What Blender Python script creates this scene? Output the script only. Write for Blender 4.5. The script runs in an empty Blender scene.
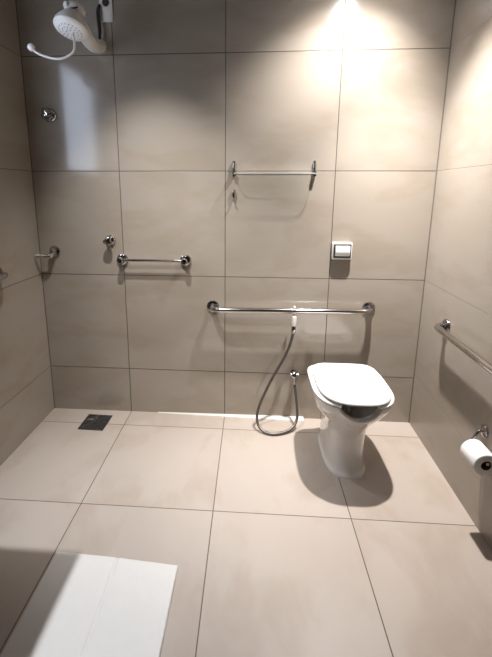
import bpy, bmesh, math, random
from mathutils import Vector, Matrix
PI = math.pi
scn = bpy.context.scene
col = scn.collection

# ------------------------------------------------------------------ helpers
def build(name, bm, mat, parent=None, smooth=True, angle=40):
    bmesh.ops.recalc_face_normals(bm, faces=bm.faces[:])
    me = bpy.data.meshes.new(name)
    if smooth:
        for f in bm.faces: f.smooth = True
        for e in bm.edges:
            if len(e.link_faces) == 2 and e.calc_face_angle(0) > math.radians(angle):
                e.smooth = False
    bm.to_mesh(me); bm.free()
    o = bpy.data.objects.new(name, me); col.objects.link(o)
    if mat: me.materials.append(mat)
    if parent: o.parent = parent
    return o

def thing(name, label, cat, loc, group=None, rz=0):
    o = bpy.data.objects.new(name, None); col.objects.link(o)
    o.location = loc; o.rotation_euler = (0, 0, rz); o.empty_display_size = .05
    o['label'] = label; o['category'] = cat
    if group: o['group'] = group
    return o

def tag(o, label, cat, group=None):
    o['label'] = label; o['category'] = cat
    if group: o['group'] = group
    return o

def struct(o):
    o['kind'] = 'structure'; return o

def box(bm, lo, hi, bevel=0, seg=2):
    r = bmesh.ops.create_cube(bm, size=1)
    vs = r['verts']
    for v in vs:
        v.co = Vector([lo[i] + (v.co[i] + .5) * (hi[i] - lo[i]) for i in range(3)])
    if bevel:
        es = list({e for v in vs for e in v.link_edges})
        bmesh.ops.bevel(bm, geom=es, offset=bevel, segments=seg, profile=.5, affect='EDGES')
    return vs

def catmull(pts, n=8):
    P = [Vector(p) for p in pts]
    P = [P[0] * 2 - P[1]] + P + [P[-1] * 2 - P[-2]]
    out = []
    for i in range(1, len(P) - 2):
        a, b, c, d = P[i-1:i+3]
        for k in range(n):
            t = k / n
            out.append(.5 * ((2*b) + (c-a)*t + (2*a-5*b+4*c-d)*t*t + (3*b-a-3*c+d)*t**3))
    out.append(P[-2]); return out

def fillet(pts, r, n=8):
    """polyline with rounded corners"""
    P = [Vector(p) for p in pts]; out = [P[0]]
    for i in range(1, len(P) - 1):
        a = (P[i-1] - P[i]).normalized(); b = (P[i+1] - P[i]).normalized()
        half = a.angle(b) / 2
        t = r / math.tan(half)
        p0, p1 = P[i] + a * t, P[i] + b * t
        c = P[i] + (a + b).normalized() * (r / math.sin(half))
        u = p0 - c; w = p1 - c; ang = u.angle(w)
        for k in range(n + 1):
            s = k / n
            out.append(c + (u * math.sin((1-s)*ang) + w * math.sin(s*ang)) / math.sin(ang))
    out.append(P[-1]); return out

def tube(bm, pts, r, seg=16, cap=True):
    P = [Vector(p) for p in pts]
    rr = r if isinstance(r, (list, tuple)) else [r] * len(P)
    T = []
    for i in range(len(P)):
        a = P[max(i-1, 0)]; b = P[min(i+1, len(P)-1)]
        T.append((b - a).normalized())
    N = T[0].orthogonal().normalized()
    rings = []
    for i, p in enumerate(P):
        if i:
            q = T[i-1].rotation_difference(T[i]); N = (q @ N).normalized()
        B = T[i].cross(N).normalized()
        rings.append([bm.verts.new(p + (N * math.cos(2*PI*k/seg) + B * math.sin(2*PI*k/seg)) * rr[i]) for k in range(seg)])
    for a, b in zip(rings, rings[1:]):
        for k in range(seg):
            bm.faces.new((a[k], a[(k+1) % seg], b[(k+1) % seg], b[k]))
    if cap:
        bm.faces.new(rings[0][::-1]); bm.faces.new(rings[-1])
    return rings

def lathe(bm, prof, M=None, seg=32):
    """prof: (radius, height) along local z, M puts it in place"""
    M = M or Matrix.Identity(4); rings = []
    for r, h in prof:
        if r < 1e-6:
            rings.append([bm.verts.new(M @ Vector((0, 0, h)))])
        else:
            rings.append([bm.verts.new(M @ Vector((r*math.cos(2*PI*k/seg), r*math.sin(2*PI*k/seg), h))) for k in range(seg)])
    for a, b in zip(rings, rings[1:]):
        for k in range(seg):
            k2 = (k + 1) % seg
            if len(a) == 1 and len(b) == 1: continue
            if len(a) == 1: bm.faces.new((a[0], b[k], b[k2]))
            elif len(b) == 1: bm.faces.new((a[k], a[k2], b[0]))
            else: bm.faces.new((a[k], a[k2], b[k2], b[k]))

def axis(o, d):
    """matrix whose z runs along d from o"""
    q = Vector((0, 0, 1)).rotation_difference(Vector(d).normalized())
    return Matrix.Translation(Vector(o)) @ q.to_matrix().to_4x4()

def loft(bm, rings, cap0=False, cap1=False):
    vr = [[bm.verts.new(p) for p in r] for r in rings]
    n = len(vr[0])
    for a, b in zip(vr, vr[1:]):
        for k in range(n):
            bm.faces.new((a[k], a[(k+1) % n], b[(k+1) % n], b[k]))
    if cap0: bm.faces.new(vr[0][::-1])
    if cap1: bm.faces.new(vr[-1])
    return vr

# ------------------------------------------------------------------ materials
def mat(name, color, rough=.4, metal=0, spec=.5, coat=0, trans=0, ior=1.5):
    m = bpy.data.materials.new(name); m.use_nodes = True
    b = m.node_tree.nodes['Principled BSDF']
    b.inputs['Base Color'].default_value = (*color, 1)
    b.inputs['Roughness'].default_value = rough
    b.inputs['Metallic'].default_value = metal
    b.inputs['Specular IOR Level'].default_value = spec
    b.inputs['Coat Weight'].default_value = coat
    b.inputs['Transmission Weight'].default_value = trans
    b.inputs['IOR'].default_value = ior
    return m

def noisy(name, c1, c2, scale, rough, metal=0, bump=0, **k):
    """procedural material with a slow mottling between two colours"""
    m = mat(name, c1, rough, metal, **k); nt = m.node_tree; N = nt.nodes; L = nt.links
    b = N['Principled BSDF']
    tc = N.new('ShaderNodeTexCoord'); no = N.new('ShaderNodeTexNoise')
    no.inputs['Scale'].default_value = scale; no.inputs['Detail'].default_value = 4
    L.new(tc.outputs['Object'], no.inputs['Vector'])
    mx = N.new('ShaderNodeMix'); mx.data_type = 'RGBA'
    mx.inputs['A'].default_value = (*c1, 1); mx.inputs['B'].default_value = (*c2, 1)
    L.new(no.outputs['Fac'], mx.inputs['Factor']); L.new(mx.outputs['Result'], b.inputs['Base Color'])
    if bump:
        bp = N.new('ShaderNodeBump'); bp.inputs['Strength'].default_value = bump; bp.inputs['Distance'].default_value = .002
        L.new(no.outputs['Fac'], bp.inputs['Height']); L.new(bp.outputs['Normal'], b.inputs['Normal'])
    return m

def tile(name, u, u0, v, v0, base, vein, dark, rough, grout=(.10, .078, .06), size=.6, usize=.6, gw=.0034, spec=.5, stretch=(1, 1, 2.2)):
    """marbled porcelain tiles: u, v are the world axes across the surface, u0/v0 where joints fall"""
    m = bpy.data.materials.new(name); m.use_nodes = True; nt = m.node_tree; N = nt.nodes; L = nt.links
    b = N['Principled BSDF']
    b.inputs['Specular IOR Level'].default_value = spec
    geo = N.new('ShaderNodeNewGeometry'); sep = N.new('ShaderNodeSeparateXYZ'); L.new(geo.outputs['Position'], sep.inputs[0])
    def M(op, a, c=None, d=None):
        n = N.new('ShaderNodeMath'); n.operation = op
        for i, x in enumerate((a, c, d)):
            if x is None: continue
            if isinstance(x, (int, float)): n.inputs[i].default_value = x
            else: L.new(x, n.inputs[i])
        return n.outputs[0]
    dist = []; idx = []
    for ax, o, size in ((u, u0, usize), (v, v0, size)):
        s = M('DIVIDE', M('SUBTRACT', sep.outputs[ax], o), size)
        idx.append(M('FLOOR', s))
        fr = M('FRACT', s)
        dist.append(M('MULTIPLY', M('MINIMUM', fr, M('SUBTRACT', 1, fr)), size))
    dm = M('MINIMUM', dist[0], dist[1])
    mr = N.new('ShaderNodeMapRange'); mr.interpolation_type = 'SMOOTHSTEP'
    L.new(dm, mr.inputs['Value']); mr.inputs['From Min'].default_value = gw * .35; mr.inputs['From Max'].default_value = gw * .75
    # veins: every tile takes its own piece of the marbling
    off = N.new('ShaderNodeCombineXYZ')
    L.new(M('MULTIPLY', idx[0], 3.7), off.inputs[0]); L.new(M('MULTIPLY', idx[1], 5.3), off.inputs[1])
    L.new(M('ADD', M('MULTIPLY', idx[0], 1.9), M('MULTIPLY', idx[1], 2.3)), off.inputs[2])
    ad = N.new('ShaderNodeVectorMath'); ad.operation = 'MULTIPLY_ADD'
    L.new(geo.outputs['Position'], ad.inputs[0]); ad.inputs[1].default_value = stretch; L.new(off.outputs[0], ad.inputs[2])
    rot = N.new('ShaderNodeMapping'); rot.inputs['Rotation'].default_value = (.35, .45, .3); L.new(ad.outputs[0], rot.inputs['Vector'])
    n1 = N.new('ShaderNodeTexNoise'); n1.inputs['Scale'].default_value = 1.7; n1.inputs['Detail'].default_value = 6; n1.inputs['Roughness'].default_value = .55
    n1.inputs['Distortion'].default_value = .1
    n2 = N.new('ShaderNodeTexNoise'); n2.inputs['Scale'].default_value = 2.6; n2.inputs['Detail'].default_value = 5; n2.inputs['Distortion'].default_value = .25
    L.new(rot.outputs[0], n1.inputs['Vector']); L.new(rot.outputs[0], n2.inputs['Vector'])
    r1 = N.new('ShaderNodeMapRange'); L.new(n1.outputs['Fac'], r1.inputs['Value']); r1.inputs['From Min'].default_value = .35; r1.inputs['From Max'].default_value = .72
    vn = M('SUBTRACT', 1, M('MULTIPLY', M('ABSOLUTE', M('SUBTRACT', n2.outputs['Fac'], .60)), 9))
    vn = M('MULTIPLY', M('MAXIMUM', vn, 0), .45)
    def mix(f, A, B):
        x = N.new('ShaderNodeMix'); x.data_type = 'RGBA'; L.new(f, x.inputs['Factor'])
        for s, q in (('A', A), ('B', B)):
            if isinstance(q, tuple): x.inputs[s].default_value = (*q, 1)
            else: L.new(q, x.inputs[s])
        return x.outputs['Result']
    c = mix(r1.outputs[0], base, vein)
    c = mix(vn, c, dark)
    c = mix(mr.outputs[0], grout, c)
    L.new(c, b.inputs['Base Color'])
    rg = N.new('ShaderNodeMapRange'); L.new(mr.outputs[0], rg.inputs['Value']); rg.inputs['To Min'].default_value = .8; rg.inputs['To Max'].default_value = rough
    L.new(rg.outputs[0], b.inputs['Roughness'])
    n3 = N.new('ShaderNodeTexNoise'); n3.inputs['Scale'].default_value = 5; L.new(geo.outputs['Position'], n3.inputs['Vector'])
    h = M('ADD', M('MULTIPLY', mr.outputs[0], .0012), M('MULTIPLY', n3.outputs['Fac'], .0006))
    bp = N.new('ShaderNodeBump'); bp.inputs['Strength'].default_value = .5; bp.inputs['Distance'].default_value = 1
    L.new(h, bp.inputs['Height']); L.new(bp.outputs['Normal'], b.inputs['Normal'])
    return m

J1, Z1, YA = .2275, .2959, -.1459
BASE, VEIN, DARK = (.312, .270, .220), (.338, .297, .248), (.275, .222, .166)
T_back = tile('back wall tiles', 0, J1, 2, Z1, BASE, VEIN, DARK, .14, spec=.75, grout=(.07, .054, .042), gw=.0042)
T_right = tile('right wall tiles', 1, -3, 2, Z1, BASE, VEIN, DARK, .24, usize=4, grout=(.23, .19, .15), gw=.003)
T_side = tile('left wall tiles', 1, -3, 2, Z1, BASE, VEIN, DARK, .24, usize=4)
T_floor = tile('floor tiles', 0, J1, 1, YA, (.400, .338, .286), (.430, .370, .318), (.340, .270, .210), .30, gw=.0036, stretch=(1.6, 1, 1))
plaster = noisy('ceiling paint', (.30, .28, .26), (.27, .255, .235), 6, .8)
chrome = noisy('chrome', (.50, .49, .48), (.42, .41, .40), 14, .1, 1)
steel = noisy('polished steel', (.56, .54, .52), (.48, .46, .44), 10, .14, 1)
dark_rubber = noisy('dark gasket', (.02, .018, .016), (.035, .03, .028), 30, .5)
ceramic = noisy('white ceramic', (.72, .69, .65), (.69, .66, .62), 3, .09, coat=.4)
seat_plastic = noisy('white seat plastic', (.83, .82, .80), (.80, .79, .77), 4, .25)
white_plastic = noisy('white plastic', (.74, .72, .68), (.69, .66, .61), 9, .35)
hose_metal = noisy('dark braided hose', (.10, .09, .082), (.17, .155, .14), 220, .36, .7, bump=.5)
black_metal = noisy('black grate', (.018, .017, .016), (.05, .047, .044), 60, .38, .3)
grey_metal = noisy('grate pattern', (.085, .08, .073), (.045, .042, .038), 50, .4, .5)
paper = noisy('toilet paper', (.82, .80, .77), (.78, .76, .73), 60, .95, bump=.25)
cardboard = noisy('cardboard core', (.10, .07, .05), (.07, .05, .035), 40, .9)
cloth = noisy('mat cloth', (.61, .58, .54), (.65, .62, .58), 35, .9, bump=.3)
cable_black = noisy('black cable', (.012, .012, .012), (.03, .03, .03), 50, .45)
silicone = noisy('white sealant', (.60, .58, .54), (.55, .53, .49), 12, .4)
glass_edge = mat('cut glass edge', (.50, .50, .48), .10, trans=.5, ior=1.45)
glass = bpy.data.materials.new('clear thin glass'); glass.use_nodes = True
_n = glass.node_tree; _n.nodes.clear()
_o = _n.nodes.new('ShaderNodeOutputMaterial'); _m = _n.nodes.new('ShaderNodeMixShader'); _t = _n.nodes.new('ShaderNodeBsdfTransparent'); _g = _n.nodes.new('ShaderNodeBsdfGlossy'); _f = _n.nodes.new('ShaderNodeFresnel')
_t.inputs['Color'].default_value = (.96, .98, .97, 1); _g.inputs['Roughness'].default_value = .03; _f.inputs['IOR'].default_value = 1.3
_n.links.new(_f.outputs[0], _m.inputs[0]); _n.links.new(_t.outputs[0], _m.inputs[1]); _n.links.new(_g.outputs[0], _m.inputs[2]); _n.links.new(_m.outputs[0], _o.inputs[0])

# ------------------------------------------------------------------ the room
H = 2.5; YF = -3.1; TK = .12
xl = lambda y: -.2825 + .01478 * y
xr = lambda y: 1.9618 + .02147 * y

bm = bmesh.new(); box(bm, (xl(0) - TK, 0, -.0), (xr(0) + TK, TK, H)); struct(build('wall_back', bm, T_back, smooth=False))
bm = bmesh.new(); box(bm, (-.6, YF - TK, -.1), (2.3, TK, 0)); struct(build('floor', bm, T_floor, smooth=False))
bm = bmesh.new(); box(bm, (-.6, YF - TK, H), (2.3, TK, H + .1)); struct(build('ceiling', bm, plaster, smooth=False))
bm = bmesh.new(); box(bm, (xl(YF) - TK, YF - TK, 0), (xr(YF) + TK, YF, H)); struct(build('wall_front', bm, noisy('dark front wall', (.07, .055, .045), (.09, .07, .055), 5, .6), smooth=False))
def skew_wall(fx, side, pieces):
    bm = bmesh.new()
    for (y0, y1, z0, z1) in pieces:
        vs = [bm.verts.new((fx(y) + d, y, z)) for d in (0, side * TK) for (y, z) in ((y0, z0), (y1, z0), (y1, z1), (y0, z1))]
        for q in ((0, 1, 2, 3), (7, 6, 5, 4), (0, 4, 5, 1), (1, 5, 6, 2), (2, 6, 7, 3), (3, 7, 4, 0)):
            bm.faces.new([vs[i] for i in q])
    return bm
struct(build('wall_right', skew_wall(xr, 1, [(YF, 0, 0, H)]), T_right, smooth=False))
WY0, WY1, WZ0, WZ1 = -1.10, -.47, 1.50, 2.26          # high window opening in the left wall
struct(build('wall_left', skew_wall(xl, -1, [(YF, WY0, 0, H), (WY1, 0, 0, H), (WY0, WY1, 0, WZ0), (WY0, WY1, WZ1, H)]), T_side, smooth=False))
# unseen ledge added on the left wall to throw the straight shadow on the floor
bm = bmesh.new(); box(bm, (xl(-1.28), YF, 1.29), (.335, -1.28, 1.34), .002, 1); struct(build('trim_2', bm, plaster, smooth=False))
# frosted daylight window
frame_m = noisy('window aluminium', (.5, .5, .5), (.45, .45, .45), 8, .4, .6)
bm = bmesh.new(); xw = -.34
for lo, hi in (((xw-.02, WY0, WZ0), (xw+.02, WY0+.03, WZ1)), ((xw-.02, WY1-.03, WZ0), (xw+.02, WY1, WZ1)),
               ((xw-.02, WY0, WZ0), (xw+.02, WY1, WZ0+.03)), ((xw-.02, WY0, WZ1-.03), (xw+.02, WY1, WZ1))):
    box(bm, lo, hi)
win = struct(build('window_1', bm, frame_m, smooth=False))
pane_m = bpy.data.materials.new('frosted daylit pane'); pane_m.use_nodes = True
pb = pane_m.node_tree.nodes['Principled BSDF']
pb.inputs['Base Color'].default_value = (.8, .85, .9, 1); pb.inputs['Emission Color'].default_value = (.70, .80, 1, 1)
pb.inputs['Emission Strength'].default_value = 5
bm = bmesh.new(); box(bm, (xw-.004, WY0+.03, WZ0+.03), (xw+.004, WY1-.03, WZ1-.03))
build('pane', bm, pane_m, win, smooth=False)
# white sealant along the foot of the back wall
bm = bmesh.new()
secs = []
for i in range(13):
    t = i / 12; x = .40 + t * .92; d = .006 + .034 * t; h = .003 + .009 * t
    secs.append([(x, 0, 0), (x, -d, 0), (x, -d * .96, h * .45), (x, -d * .75, h * .85), (x, 0, h)])
loft(bm, [[Vector(p) for p in s] for s in secs], True, True)
struct(build('trim_1', bm, silicone))

# grey-brown grout lines in the two back corners
grout_m = noisy('corner grout', (.09, .07, .055), (.13, .105, .08), 9, .8)
for k, (x, sgn) in enumerate(((xl(0), 1), (xr(0), -1))):
    bm = bmesh.new()
    loft(bm, [[Vector((x - sgn*.002, .002, z)), Vector((x + sgn*.0045, .002, z)), Vector((x + sgn*.0045, -.0008, z)), Vector((x + sgn*.0012, -.0038, z)), Vector((x - sgn*.002, -.0045, z))] for z in (0, H)], True, True)
    struct(build('trim_%d' % (k + 3), bm, grout_m, smooth=False))

# ------------------------------------------------------------------ wall fittings
def flange_profile(r, t=.012):
    return [(0, 0), (r, 0), (r, t*.35), (r*.93, t*.75), (r*.7, t), (0, t)]

def grab_bar(name, label, p0, p1, n, off, r, fr, group=None, rubber=True, base_t=.012):
    """bar between two wall points p0, p1 standing off along n, with curved ends and flanges"""
    p0, p1, n = Vector(p0), Vector(p1), Vector(n).normalized()
    t = thing(name, label, 'grab bar', p0, group)
    a, b = Vector(), p1 - p0
    bm = bmesh.new()
    pts = fillet([a + n*.004, a + n*off, b + n*off, b + n*.004], off * .72, 10)
    tube(bm, pts, r, 20); build('bar', bm, steel, t)
    for q in (a, b):
        bm = bmesh.new(); lathe(bm, flange_profile(fr, base_t), axis(q, n)); f = build('flange', bm, chrome, t)
        if rubber:
            bm = bmesh.new(); lathe(bm, [(r*1.02, base_t*.9), (r*1.3, base_t*1.1), (r*1.34, base_t*1.5), (r*1.02, base_t*1.7)], axis(q, n))
            build('collar', bm, dark_rubber, f)
    return t

grab_bar('grab_bar', 'long chrome grab bar on the back wall above the toilet', (.756, 0, .716), (1.662, 0, .727), (0, -1, 0), .078, .0155, .037)
wn = Vector((-1, .02147, 0))
grab_bar('grab_bar', 'chrome grab bar on the right wall above the toilet paper', (xr(-.305), -.305, .733), (xr(-1.15), -1.15, .733), wn, .058, .0155, .036)
ln = Vector((1, -.01478, 0))
grab_bar('grab_bar', 'dark chrome bar end cut off by the left edge of the photo', (xl(-.394), -.394, .978), (xl(-1.2), -1.2, .978), ln, .062, .0155, .036)

# short shower rail with round rosettes
t = thing('towel_rail', 'short thin chrome rail with round rosettes under the small tap', 'rail', (.222, 0, .993))
bm = bmesh.new(); tube(bm, [(.0, -.048, .002), (.375, -.048, .002)], .0085, 16); build('bar', bm, steel, t)
for dx in (0, .375):
    bm = bmesh.new(); lathe(bm, flange_profile(.033, .02), axis((dx, 0, 0), (0, -1, 0))); f = build('flange', bm, chrome, t)
    bm = bmesh.new(); lathe(bm, [(0, .01), (.015, .012), (.014, .034), (.018, .040), (.019, .056), (.014, .064), (0, .066)], axis((dx, 0, 0), (0, -1, 0)))
    build('post', bm, chrome, f)

def tap(name, label, loc, ang, sc=1.0):
    t = thing(name, label, 'tap', loc, 'shower taps on the back wall')
    d = (0, -1, 0)
    bm = bmesh.new(); lathe(bm, [(0, 0), (.036*sc, 0), (.036*sc, .005), (.030*sc, .013), (.016*sc, .019), (0, .019)], axis((0, 0, 0), d)); build('flange', bm, chrome, t)
    bm = bmesh.new(); lathe(bm, [(0, .015), (.012, .016), (.012, .035), (0, .036)], axis((0, 0, 0), d)); build('stem', bm, chrome, t)
    bm = bmesh.new(); seg = 36; rings = []
    for r, h in ((.010, .032), (.024, .034), (.028, .042), (.026, .056), (.016, .062), (.004, .063)):
        rings.append([Vector((r*sc*(1+.22*math.cos(3*(2*PI*k/seg)+ang))*math.cos(2*PI*k/seg), -h, r*sc*(1+.22*math.cos(3*(2*PI*k/seg)+ang))*math.sin(2*PI*k/seg))) for k in range(seg)])
    loft(bm, rings, True, True); build('handle', bm, chrome, t)
    return t
tap('shower_tap', 'round chrome tap highest on the back wall, below the shower', (-.146, 0, 1.795), .6)
tap('shower_tap', 'small chrome tap just above the left end of the short rail', (.155, 0, 1.104), 2.4, .85)

# L-shaped holder in the corner
t = thing('towel_holder', 'chrome L-shaped holder arm beside the left corner on the back wall', 'holder', (-.186, 0, 1.036))
bm = bmesh.new(); lathe(bm, flange_profile(.033, .014), axis((0, 0, 0), (0, -1, 0))); build('flange', bm, chrome, t)
bm = bmesh.new(); lathe(bm, [(0, .01), (.017, .012), (.019, .03), (.014, .045), (0, .047)], axis((0, 0, 0), (0, -1, 0))); build('post', bm, chrome, t)
bm = bmesh.new()
tube(bm, fillet([(.004, -.03, 0), (.004, -.06, -.022), (-.082, -.066, -.022)], .012, 8), .012, 16)
build('arm', bm, steel, t)

# glass shelf
t = thing('glass_shelf', 'clear glass shelf on two chrome clips high above the long grab bar', 'shelf', (.876, 0, 1.478))
bm = bmesh.new()
outl = []
W, D, R, TH = .436, .088, .03, .006
outl = [Vector((.0, -.002, 0))] + [Vector((R - R*math.cos(a), -D + R - R*math.sin(a), 0)) for a in [PI/2*k/8 for k in range(9)]] + \
       [Vector((W - R + R*math.sin(a), -D + R - R*math.cos(a), 0)) for a in [PI/2*k/8 for k in range(9)]] + [Vector((W, -.002, 0))]
loft(bm, [outl, [p + Vector((0, 0, TH)) for p in outl]], True, True)
sp = build('shelf_pane', bm, glass, t, angle=30); sp.data.materials.append(glass_edge)
for p in sp.data.polygons:
    if abs(p.normal.z) < .5: p.material_index = 1
for dx in (0.0, .437):
    bm = bmesh.new(); lathe(bm, [(0, -.012), (.007, -.011), (.009, -.006), (.0095, .05), (.008, .068), (.004, .074), (0, .075)], axis((dx, -.0105, 0), (0, 0, 1)), 20)
    b = build('bracket', bm, chrome, t)
    bm = bmesh.new(); box(bm, (dx-.008, -.032, -.011), (dx+.008, -.002, -.001), .002); box(bm, (dx-.008, -.032, TH+.001), (dx+.008, -.002, TH+.010), .002)
    build('clip', bm, chrome, b)

t = thing('wall_hook', 'small chrome hook alone on the wall below the left shelf clip', 'hook', (.876, 0, 1.362))
bm = bmesh.new(); lathe(bm, [(0, -.014), (.006, -.013), (.0095, -.004), (.0095, .026), (.007, .034), (0, .035)], axis((0, -.0105, 0), (0, 0, 1)), 20); build('body', bm, chrome, t)
bm = bmesh.new(); tube(bm, catmull([(0, -.010, -.008), (0, -.014, -.024), (0, -.022, -.030), (0, -.030, -.022)], 6), .0045, 12); build('prong', bm, chrome, t)

# flush button
t = thing('flush_plate', 'square white flush button in a dark frame above the toilet', 'flush button', (1.485, 0, 1.062))
bm = bmesh.new(); box(bm, (-.055, -.030, -.050), (.055, 0, .047), .007, 3); build('plate', bm, white_plastic, t)
bm = bmesh.new(); box(bm, (-.049, -.034, -.040), (.049, -.026, .039), .004, 2); build('frame', bm, dark_rubber, t)
bm = bmesh.new()
rings = []
for x in (-.040, .040):
    rings.append([Vector((x, -.028, -.029)), Vector((x, -.036, -.029)), Vector((x, -.043, -.018)), Vector((x, -.046, .0)), Vector((x, -.044, .029)), Vector((x, -.028, .029))])
loft(bm, rings, True, True); bmesh.ops.bevel(bm, geom=bm.edges[:], offset=.0015, segments=2, affect='EDGES')
build('button', bm, seat_plastic, t)

# ------------------------------------------------------------------ electric shower
t = thing('electric_shower', 'white electric shower head with thin side hose, up in the left corner', 'shower', (.157, 0, 2.14))
o0 = Vector(t.location)
C0 = Vector((.137, -.30, 2.103))                 # centre of the spray face
ax_ = Vector((.14, .31, .94)).normalized()        # from the face up through the body
bm = bmesh.new()
lathe(bm, [(.058, -.002), (.072, .002), (.078, .010), (.076, .026), (.066, .045), (.054, .062), (.047, .076), (.044, .090), (.046, .094), (.046, .110), (.040, .118), (.026, .124), (0, .126)], axis(C0 - o0, ax_), 40)
body = build('body', bm, white_plastic, t)
bm = bmesh.new(); lathe(bm, [(.0, -.010), (.03, -.009), (.055, -.005), (.068, .001), (.068, .006)], axis(C0 - o0, ax_), 40)
face = build('spray_face', bm, seat_plastic, t)
bm = bmesh.new(); Mx = axis(C0 - o0, ax_)
for ring, n in ((.018, 7), (.034, 13), (.050, 19)):
    for k in range(n):
        a = 2*PI*k/n + ring*40
        zz = -.0105 + (ring/.068)**2 * .0085
        lathe(bm, [(0, zz-.0012), (.0022, zz-.001), (.0022, zz+.002)], Mx @ Matrix.Translation((ring*math.cos(a), ring*math.sin(a), 0)), 8)
build('nozzles', bm, grey_metal, face)
# selector knob and slot on the upper body
kb = C0 + ax_*.103 - o0
bm = bmesh.new(); kd = Vector((-.45, -.85, .1)).normalized()
lathe(bm, [(0, .030), (.014, .032), (.016, .050), (.012, .056), (0, .057)], axis(kb, kd), 20); build('selector', bm, white_plastic, body)
bm = bmesh.new(); sd = Vector((.15, -.95, .1)).normalized(); sp = C0 + ax_*.083 - o0
tube(bm, [sp + sd*.046 + Vector((-.028, .006, -.006)), sp + sd*.0475 + Vector((.0, 0, 0)), sp + sd*.046 + Vector((.028, .004, .006))], .0035, 8)
build('slot', bm, dark_rubber, body)
# arm from the wall
bm = bmesh.new()
pts = catmull([(0, -.004, 0), (.0, -.04, -.012), (-.003, -.09, -.022), (-.008, -.145, -.010), (-.012, -.20, .018), (-.014, -.245, .038)], 8)
tube(bm, pts, [.030 + .005*math.sin(PI*i/(len(pts)-1)) for i in range(len(pts))], 20); build('arm', bm, white_plastic, t)
bm = bmesh.new(); lathe(bm, flange_profile(.036, .014), axis((0, 0, 0), (0, -1, 0))); build('wall_flange', bm, white_plastic, t)
# thin side hose with a ball spray
W_ = [(.150, -.31, 2.085), (.158, -.315, 2.050), (.150, -.315, 2.012), (.112, -.315, 1.988), (.065, -.315, 1.982), (.008, -.31, 1.996), (-.032, -.305, 2.014), (-.050, -.30, 2.030)]
bm = bmesh.new(); tube(bm, catmull([Vector(p) - o0 for p in W_], 8), .0052, 10); hz = build('side_hose', bm, white_plastic, t)
bm = bmesh.new(); lathe(bm, [(0, -.017), (.009, -.015), (.015, -.008), (.017, 0), (.015, .008), (.009, .015), (0, .017)], axis(Vector((-.056, -.30, 2.037)) - o0, (-.6, 0, .7)), 20); build('spray_ball', bm, seat_plastic, hz)
# power cable
bm = bmesh.new(); tube(bm, catmull([(.016, -.012, .190), (.010, -.026, .155), (.012, -.026, .10), (.016, -.030, .06), (.010, -.036, .0)], 8), [.0065 + .003*math.sin(PI*i/32) for i in range(33)], 10); build('power_cable', bm, cable_black, t)

t = thing('outlet_box', 'pale wall outlet box with black cable, cut off by the top edge', 'outlet', (.203, 0, 2.310))
bm = bmesh.new(); box(bm, (-.035, -.012, -.06), (.035, 0, .06), .005, 2); build('cover', bm, white_plastic, t)
bm = bmesh.new(); lathe(bm, [(0, .011), (.018, .0115), (.018, .015), (.012, .016), (0, .013)], axis((.002, 0, .03), (0, -1, 0)), 20); build('cable_hole', bm, grey_metal, t)

# ------------------------------------------------------------------ toilet
TX = 1.471
t = thing('toilet', 'white toilet with closed lid and front cut-out standing on the tiled floor', 'toilet', (TX, 0, 0))
NS = 144
def sup(hw, yb, yf, n, z, nb=None):
    """closed outline: half width hw from back yb to front yf (negative y)"""
    c = (yb + yf) / 2; b = (yb - yf) / 2; out = []
    for k in range(NS):
        a = 2*PI*k/NS; s, q = math.sin(a), math.cos(a)      # a=0 -> front
        e = n if q > 0 else (nb or n)
        x = hw * math.copysign(abs(s)**(2/e), s); y = c - b * math.copysign(abs(q)**(2/e), q)
        out.append(Vector((x, y, z)))
    return out
def lerp(a, b, t): return a + (b - a) * t
def notch(p):
    """depth of the front cut-out at an outline point"""
    if p.y > -.42 or abs(p.x) > .092: return 0
    return .056 * math.cos(PI / 2 * p.x / .092) ** .62
prof = [(.000, .108, -.12, -.508, 2.8, 4), (.012, .106, -.12, -.505, 2.8, 4), (.030, .098, -.12, -.497, 2.7, 4), (.10, .095, -.12, -.492, 2.6, 4), (.19, .096, -.12, -.494, 2.5, 4),
        (.245, .106, -.12, -.504, 2.4, 4), (.285, .125, -.13, -.525, 2.4, 4), (.32, .147, -.14, -.552, 2.5, 4), (.355, .165, -.15, -.583, 2.6, 4), (.39, .177, -.16, -.607, 2.7, 4.5),
        (.42, .184, -.165, -.622, 2.8, 5), (.442, .186, -.165, -.628, 2.8, 5)]
fine = []
for i in range(len(prof) - 1):
    a_, b_, c_, d_ = prof[max(i-1, 0)], prof[i], prof[i+1], prof[min(i+2, len(prof)-1)]
    for q in range(3):
        w_ = q / 3
        fine.append(tuple(.5*((2*b_[m]) + (c_[m]-a_[m])*w_ + (2*a_[m]-5*b_[m]+4*c_[m]-d_[m])*w_*w_ + (3*b_[m]-a_[m]-3*c_[m]+d_[m])*w_**3) for m in range(6)))
fine.append(prof[-1])
rings = []
for z, hw, yb, yf, n, nb in fine:
    r = sup(hw, yb, yf, n, z, nb)
    for p in r: p.x += .009 * min(1, max(0, (.36 - z) / .12))
    if z > .33:
        for p in r: p.z -= notch(p) * (z - .33) / .112
    rings.append(r)
top = rings[-1]
def inset(r, d, dz):
    c = Vector((0, -.39, 0)); out = []
    for p in r:
        v = Vector((p.x, p.y, 0)) - c
        k = max(1 - d / max(v.length, .01), .02); q = c + v * k
        out.append(Vector((q.x, q.y, p.z + dz)))
    return out
rings.append(inset(top, .006, .004)); rings.append(inset(top, .030, .003)); rings.append(inset(top, .037, -.006))
rings.append(inset(top, .043, -.05))
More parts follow.
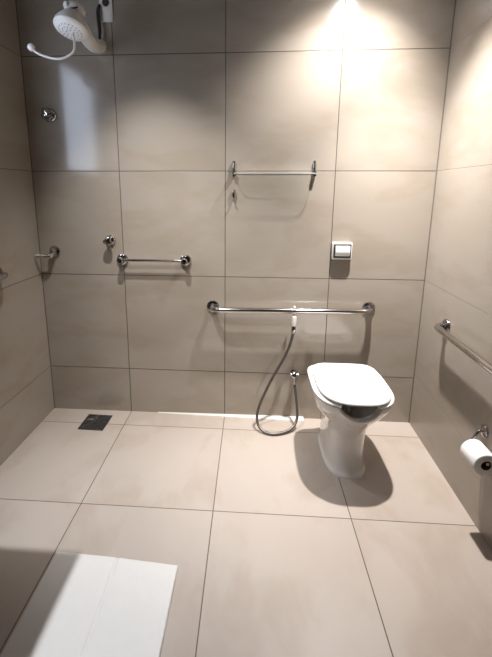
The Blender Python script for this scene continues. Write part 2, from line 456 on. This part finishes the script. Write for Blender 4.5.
for z, hw, yb, yf in ((.365, .128, -.235, -.565), (.32, .108, -.25, -.525), (.285, .082, -.26, -.485), (.255, .066, -.275, -.46), (.20, .058, -.285, -.45), (.12, .052, -.29, -.445), (.115, .02, -.33, -.40)):
    q = sup(hw, yb, yf, 2.2, z)
    for p in q: p.x += .009 * min(1, (.40 - z) / .12)
    rings.append(q)
bm = bmesh.new(); loft(bm, rings, True, True); build('bowl', bm, ceramic, t, angle=60)
# seat: a ring with an open front
so = sup(.186, -.215, -.628, 2.7, .4475, 5)
bm = bmesh.new()
keep = [k for k in range(NS) if not (so[k].y < -.45 and abs(so[k].x) < .084)]
i0 = next(i for i in range(len(keep)) if keep[i] != keep[i-1] + 1 and i > 0) if any(keep[i] != keep[i-1]+1 for i in range(1, len(keep))) else 0
keep = keep[i0:] + keep[:i0]
si = inset(so, .062, 0)
secs = []
for k in keep:
    o_, n_ = so[k], si[k]
    m_ = lambda a, z: Vector((lerp(o_.x, n_.x, a), lerp(o_.y, n_.y, a), z))
    secs.append([m_(0, .449), m_(-.02, .455), m_(.05, .4590), m_(.2, .4605), m_(.8, .4605), m_(.96, .458), m_(1, .456), m_(.97, .449)])
loft(bm, secs, True, True); build('seat', bm, seat_plastic, t, angle=55)
# lid
lo_ = sup(.167, -.222, -.634, 2.75, 0, 5)
L_ = []
for d, z in ((.008, .4665), (.0, .4695), (.0, .475), (.004, .480), (.012, .4825), (.05, .4845), (.11, .4855), (.16, .486)):
    q = inset(lo_, d, 0)
    for p in q: p.z = z
    L_.append(q)
bm = bmesh.new(); loft(bm, L_, True, True); build('lid', bm, seat_plastic, t, angle=50)
for s in (-1, 1):
    bm = bmesh.new(); lathe(bm, [(0, -.022), (.011, -.022), (.012, -.018), (.012, .018), (.011, .022), (0, .022)], axis((s*.075, -.207, .462), (1, 0, 0)), 20)
    lathe(bm, [(0, .44), (.014, .44), (.012, .460), (0, .460)], axis((s*.075, -.207, 0), (0, 0, 1)), 16)
    build('hinge', bm, chrome, t)

# ------------------------------------------------------------------ bidet sprayer
t = thing('bidet_sprayer', 'bidet hand sprayer on looped dark hose, hung from the long grab bar', 'sprayer', (1.25, 0, .30))
o0 = Vector(t.location)
v = bmesh.new(); lathe(v, [(0, 0), (.026, 0), (.025, .006), (.014, .010), (.013, .045), (0, .047)], axis((0, 0, 0), (0, -1, 0)), 24)
tube(v, [(0, -.035, .004), (.002, -.040, -.05)], .011, 16)
vb = build('valve', v, chrome, t)
bm = bmesh.new(); lathe(bm, [(0, .0), (.011, .0), (.017, .006), (.017, .018), (.012, .022), (0, .022)], axis((.0, -.042, .008), (-.35, -1, .25)), 20)
tube(bm, [(-.022, -.05, .016), (.022, -.05, .016)], .007, 10); build('valve_handle', bm, chrome, vb)
hp = [(1.252, -.041, .245), (1.258, -.055, .20), (1.267, -.09, .11), (1.262, -.115, .055), (1.228, -.15, .024), (1.170, -.18, .013), (1.112, -.19, .011), (1.062, -.172, .018), (1.033, -.145, .045), (1.030, -.118, .095),
      (1.052, -.10, .165), (1.090, -.09, .255), (1.13, -.085, .34), (1.172, -.08, .42), (1.203, -.08, .495), (1.220, -.082, .56), (1.226, -.084, .598)]
bm = bmesh.new(); tube(bm, catmull([Vector(p) - o0 for p in hp], 8), .0078, 12); build('hose', bm, hose_metal, t)
M_ = axis(Vector((1.226, -.084, .592)) - o0, (.03, -.02, 1))
bm = bmesh.new(); lathe(bm, [(0, 0), (.011, 0), (.0125, .008), (.0125, .040), (.010, .044), (0, .044)], M_, 20); build('connector', bm, chrome, t)
bm = bmesh.new(); lathe(bm, [(0, .040), (.0105, .041), (.013, .060), (.0135, .085), (.012, .10), (0, .102)], M_, 20)
build('handle', bm, white_plastic, t)
bm = bmesh.new(); tube(bm, catmull([Vector(p) - o0 for p in ((1.229, -.086, .690), (1.229, -.066, .697), (1.229, -.053, .712), (1.229, -.055, .735), (1.229, -.076, .7445), (1.229, -.090, .742))], 6), .006, 12)
build('hook', bm, white_plastic, t)

# ------------------------------------------------------------------ toilet paper
RY0, RY1, RZ, RO, RR = -.735, -.835, .358, .055, .047
xa = xr(-.785) - RO
t = thing('paper_holder', 'chrome holder arm with round wall plate carrying the toilet paper', 'holder', (xr(-.712), -.712, .425))
o0 = Vector(t.location)
bm = bmesh.new(); lathe(bm, flange_profile(.026, .010), axis((0, 0, 0), wn)); build('flange', bm, chrome, t)
bm = bmesh.new(); tube(bm, fillet([wn*.005, wn*.026, Vector((xa, -.715, RZ+.0105)) - o0, Vector((xa, RY1-.006, RZ+.0105)) - o0], .009, 8), .006, 14); build('arm', bm, chrome, t)
t = thing('toilet_roll', 'white toilet paper roll hanging on the right wall', 'toilet paper', (xa, (RY0+RY1)/2, RZ))
hl = (RY0 - RY1) / 2
bm = bmesh.new(); lathe(bm, [(.020, -hl), (RR-.003, -hl), (RR, -hl+.003), (RR, hl-.003), (RR-.003, hl), (.020, hl), (.020, -hl)], axis((0, 0, 0), (0, -1, 0)), 48)
build('paper', bm, paper, t, angle=50)
bm = bmesh.new(); lathe(bm, [(.0175, -hl+.001), (.0198, -hl+.001), (.0198, hl-.001), (.0175, hl-.001), (.0175, -hl+.001)], axis((0, 0, 0), (0, -1, 0)), 32)
build('core', bm, cardboard, t)

# ------------------------------------------------------------------ floor drain
t = thing('floor_drain', 'square black floor drain grate near the back left corner', 'drain', (.046, -.136, 0), None, -.03)
bm = bmesh.new(); s = .077
for lo, hi in (((-s, -s, 0), (s, -s+.008, .005)), ((-s, s-.008, 0), (s, s, .005)), ((-s, -s+.008, 0), (-s+.008, s-.008, .005)), ((s-.008, -s+.008, 0), (s, s-.008, .005))):
    box(bm, lo, hi, .001, 1)
build('frame', bm, black_metal, t)
bm = bmesh.new(); box(bm, (-s+.007, -s+.007, 0), (s-.007, s-.007, .0025)); build('tray', bm, dark_rubber, t, smooth=False)
bm = bmesh.new()
for rr in (.014, .034, .054):
    n = 40; R0 = []
    for k in range(n + 1):
        a = 2*PI*k/n; w = 1 + (.22 if rr > .02 else 0) * math.cos(4*a)
        R0.append(Vector((rr*w*math.cos(a), rr*w*math.sin(a), .0045)))
    tube(bm, R0, .0026, 6)
for k in range(4):
    a = PI/4 + k*PI/2
    tube(bm, [(.016*math.cos(a), .016*math.sin(a), .0045), (.092*math.cos(a), .092*math.sin(a), .0045)], .0026, 6)
build('grate', bm, grey_metal, t)

# ------------------------------------------------------------------ bath mat
def mat_h(u, v):
    c = .50 + .02 * v
    return .003 + (.010 * u / c if u < c else .010 - .004 * (u - c) / (1 - c)) - .005 * math.exp(-((u - c - .012) / .011)**2) + .0012 * math.sin(9*u + 4*v) * math.sin(7*v)
A, B, Cc, Dd = Vector((.236, -.984, 0)), Vector((.722, -1.012, 0)), Vector((.715, -1.80, 0)), Vector((.236, -1.78, 0))
bm = bmesh.new(); NU, NV = 140, 50; top_, bot_ = {}, {}
for i in range(NU + 1):
    for j in range(NV + 1):
        u, v_ = i/NU, j/NV
        p = A.lerp(B, u).lerp(Dd.lerp(Cc, u), v_)
        edge = min(u, 1-u, v_, 1-v_)
        h = mat_h(u, v_) * (1 if edge > 0 else .6)
        top_[i, j] = bm.verts.new((p.x, p.y, h)); bot_[i, j] = bm.verts.new((p.x, p.y, .0003))
for i in range(NU):
    for j in range(NV):
        bm.faces.new((top_[i, j], top_[i+1, j], top_[i+1, j+1], top_[i, j+1]))
        bm.faces.new((bot_[i, j+1], bot_[i+1, j+1], bot_[i+1, j], bot_[i, j]))
for i in range(NU):
    bm.faces.new((top_[i+1, 0], top_[i, 0], bot_[i, 0], bot_[i+1, 0])); bm.faces.new((top_[i, NV], top_[i+1, NV], bot_[i+1, NV], bot_[i, NV]))
for j in range(NV):
    bm.faces.new((top_[0, j], top_[0, j+1], bot_[0, j+1], bot_[0, j])); bm.faces.new((top_[NU, j+1], top_[NU, j], bot_[NU, j], bot_[NU, j+1]))
tag(build('bath_mat', bm, cloth, angle=60), 'white bath mat with a crease down the middle, lying on the floor in front', 'mat')

# ------------------------------------------------------------------ light
def spot(name, loc, watts, size, blend, color, radius, target=None):
    l = bpy.data.lights.new(name, 'SPOT'); l.energy = watts; l.spot_size = math.radians(size); l.spot_blend = blend
    l.color = color; l.shadow_soft_size = radius
    o = bpy.data.objects.new(name, l); col.objects.link(o); o.location = loc
    d = (Vector(target) - Vector(loc)) if target else Vector((0, 0, -1))
    o.rotation_euler = d.to_track_quat('-Z', 'Y').to_euler()
    return o
WARM = (1, .965, .955)
P1 = (1.52, -.44, 2.46)                                     # ceiling fitting near the toilet: one downlight, extra spots added to lift the walls
spot('toilet_downlight', P1, 88, 62, 1, WARM, .03, (1.60, -.24, 0))
spot('toilet_wall_fill', P1, 120, 95, 1, WARM, .03, (1.42, .06, 1.46))
spot('toilet_side_fill', P1, 225, 77, 1, WARM, .03, (1.78, -.42, 1.3))
spot('toilet_glow', P1, 16, 130, 1, WARM, .03, (1.52, .26, 1.46))
spot('shower_fill', (.45, -.72, 2.46), 142, 69, 1, (1, .985, .985), .03, (.46, 0, .45))  # unseen fill spot added to brighten the left back wall and floor
P2 = (.335, -1.53, 2.46)                                    # cool white fitting by the entrance
spot('entrance_light', P2, 242, 56, 1, (.88, .93, 1), .014, (.45, -1.15, 0))
spot('entrance_wall_fill', P2, 75, 40, 1, (1, .94, .86), .02, (.72, 0, .60))  # extra fill added to brighten the lower middle of the back wall

w = bpy.data.worlds.new('World'); scn.world = w; w.use_nodes = True
w.node_tree.nodes['Background'].inputs['Color'].default_value = (.5, .55, .6, 1)
w.node_tree.nodes['Background'].inputs['Strength'].default_value = .02

# ------------------------------------------------------------------ camera
cam = bpy.data.cameras.new('camera'); co = bpy.data.objects.new('camera', cam); col.objects.link(co)
r = Vector((0.997776416, 0.066580758, 0.003037504)); u = Vector((-0.016427061, 0.201495894, 0.9793516)); f = Vector((-0.064593927, 0.977223827, -0.202141577))
m = Matrix.Identity(4)
for i in range(3):
    m[i][0], m[i][1], m[i][2] = r[i], u[i], -f[i]
m.translation = Vector((.97434, -2.18767, 1.38575))
co.matrix_world = m
cam.sensor_fit = 'HORIZONTAL'; cam.sensor_width = 36; cam.lens = 383.5346 / 492 * 36
cam.shift_x = (246 - 225.4578) / 492; cam.shift_y = -(328.5 - 270.6026) / 492
cam.clip_start = .02
scn.camera = co
vs = scn.view_settings
vs.view_transform = 'Standard'; vs.look = 'None'; vs.gamma = 1; vs.use_curve_mapping = False; vs.exposure = 0
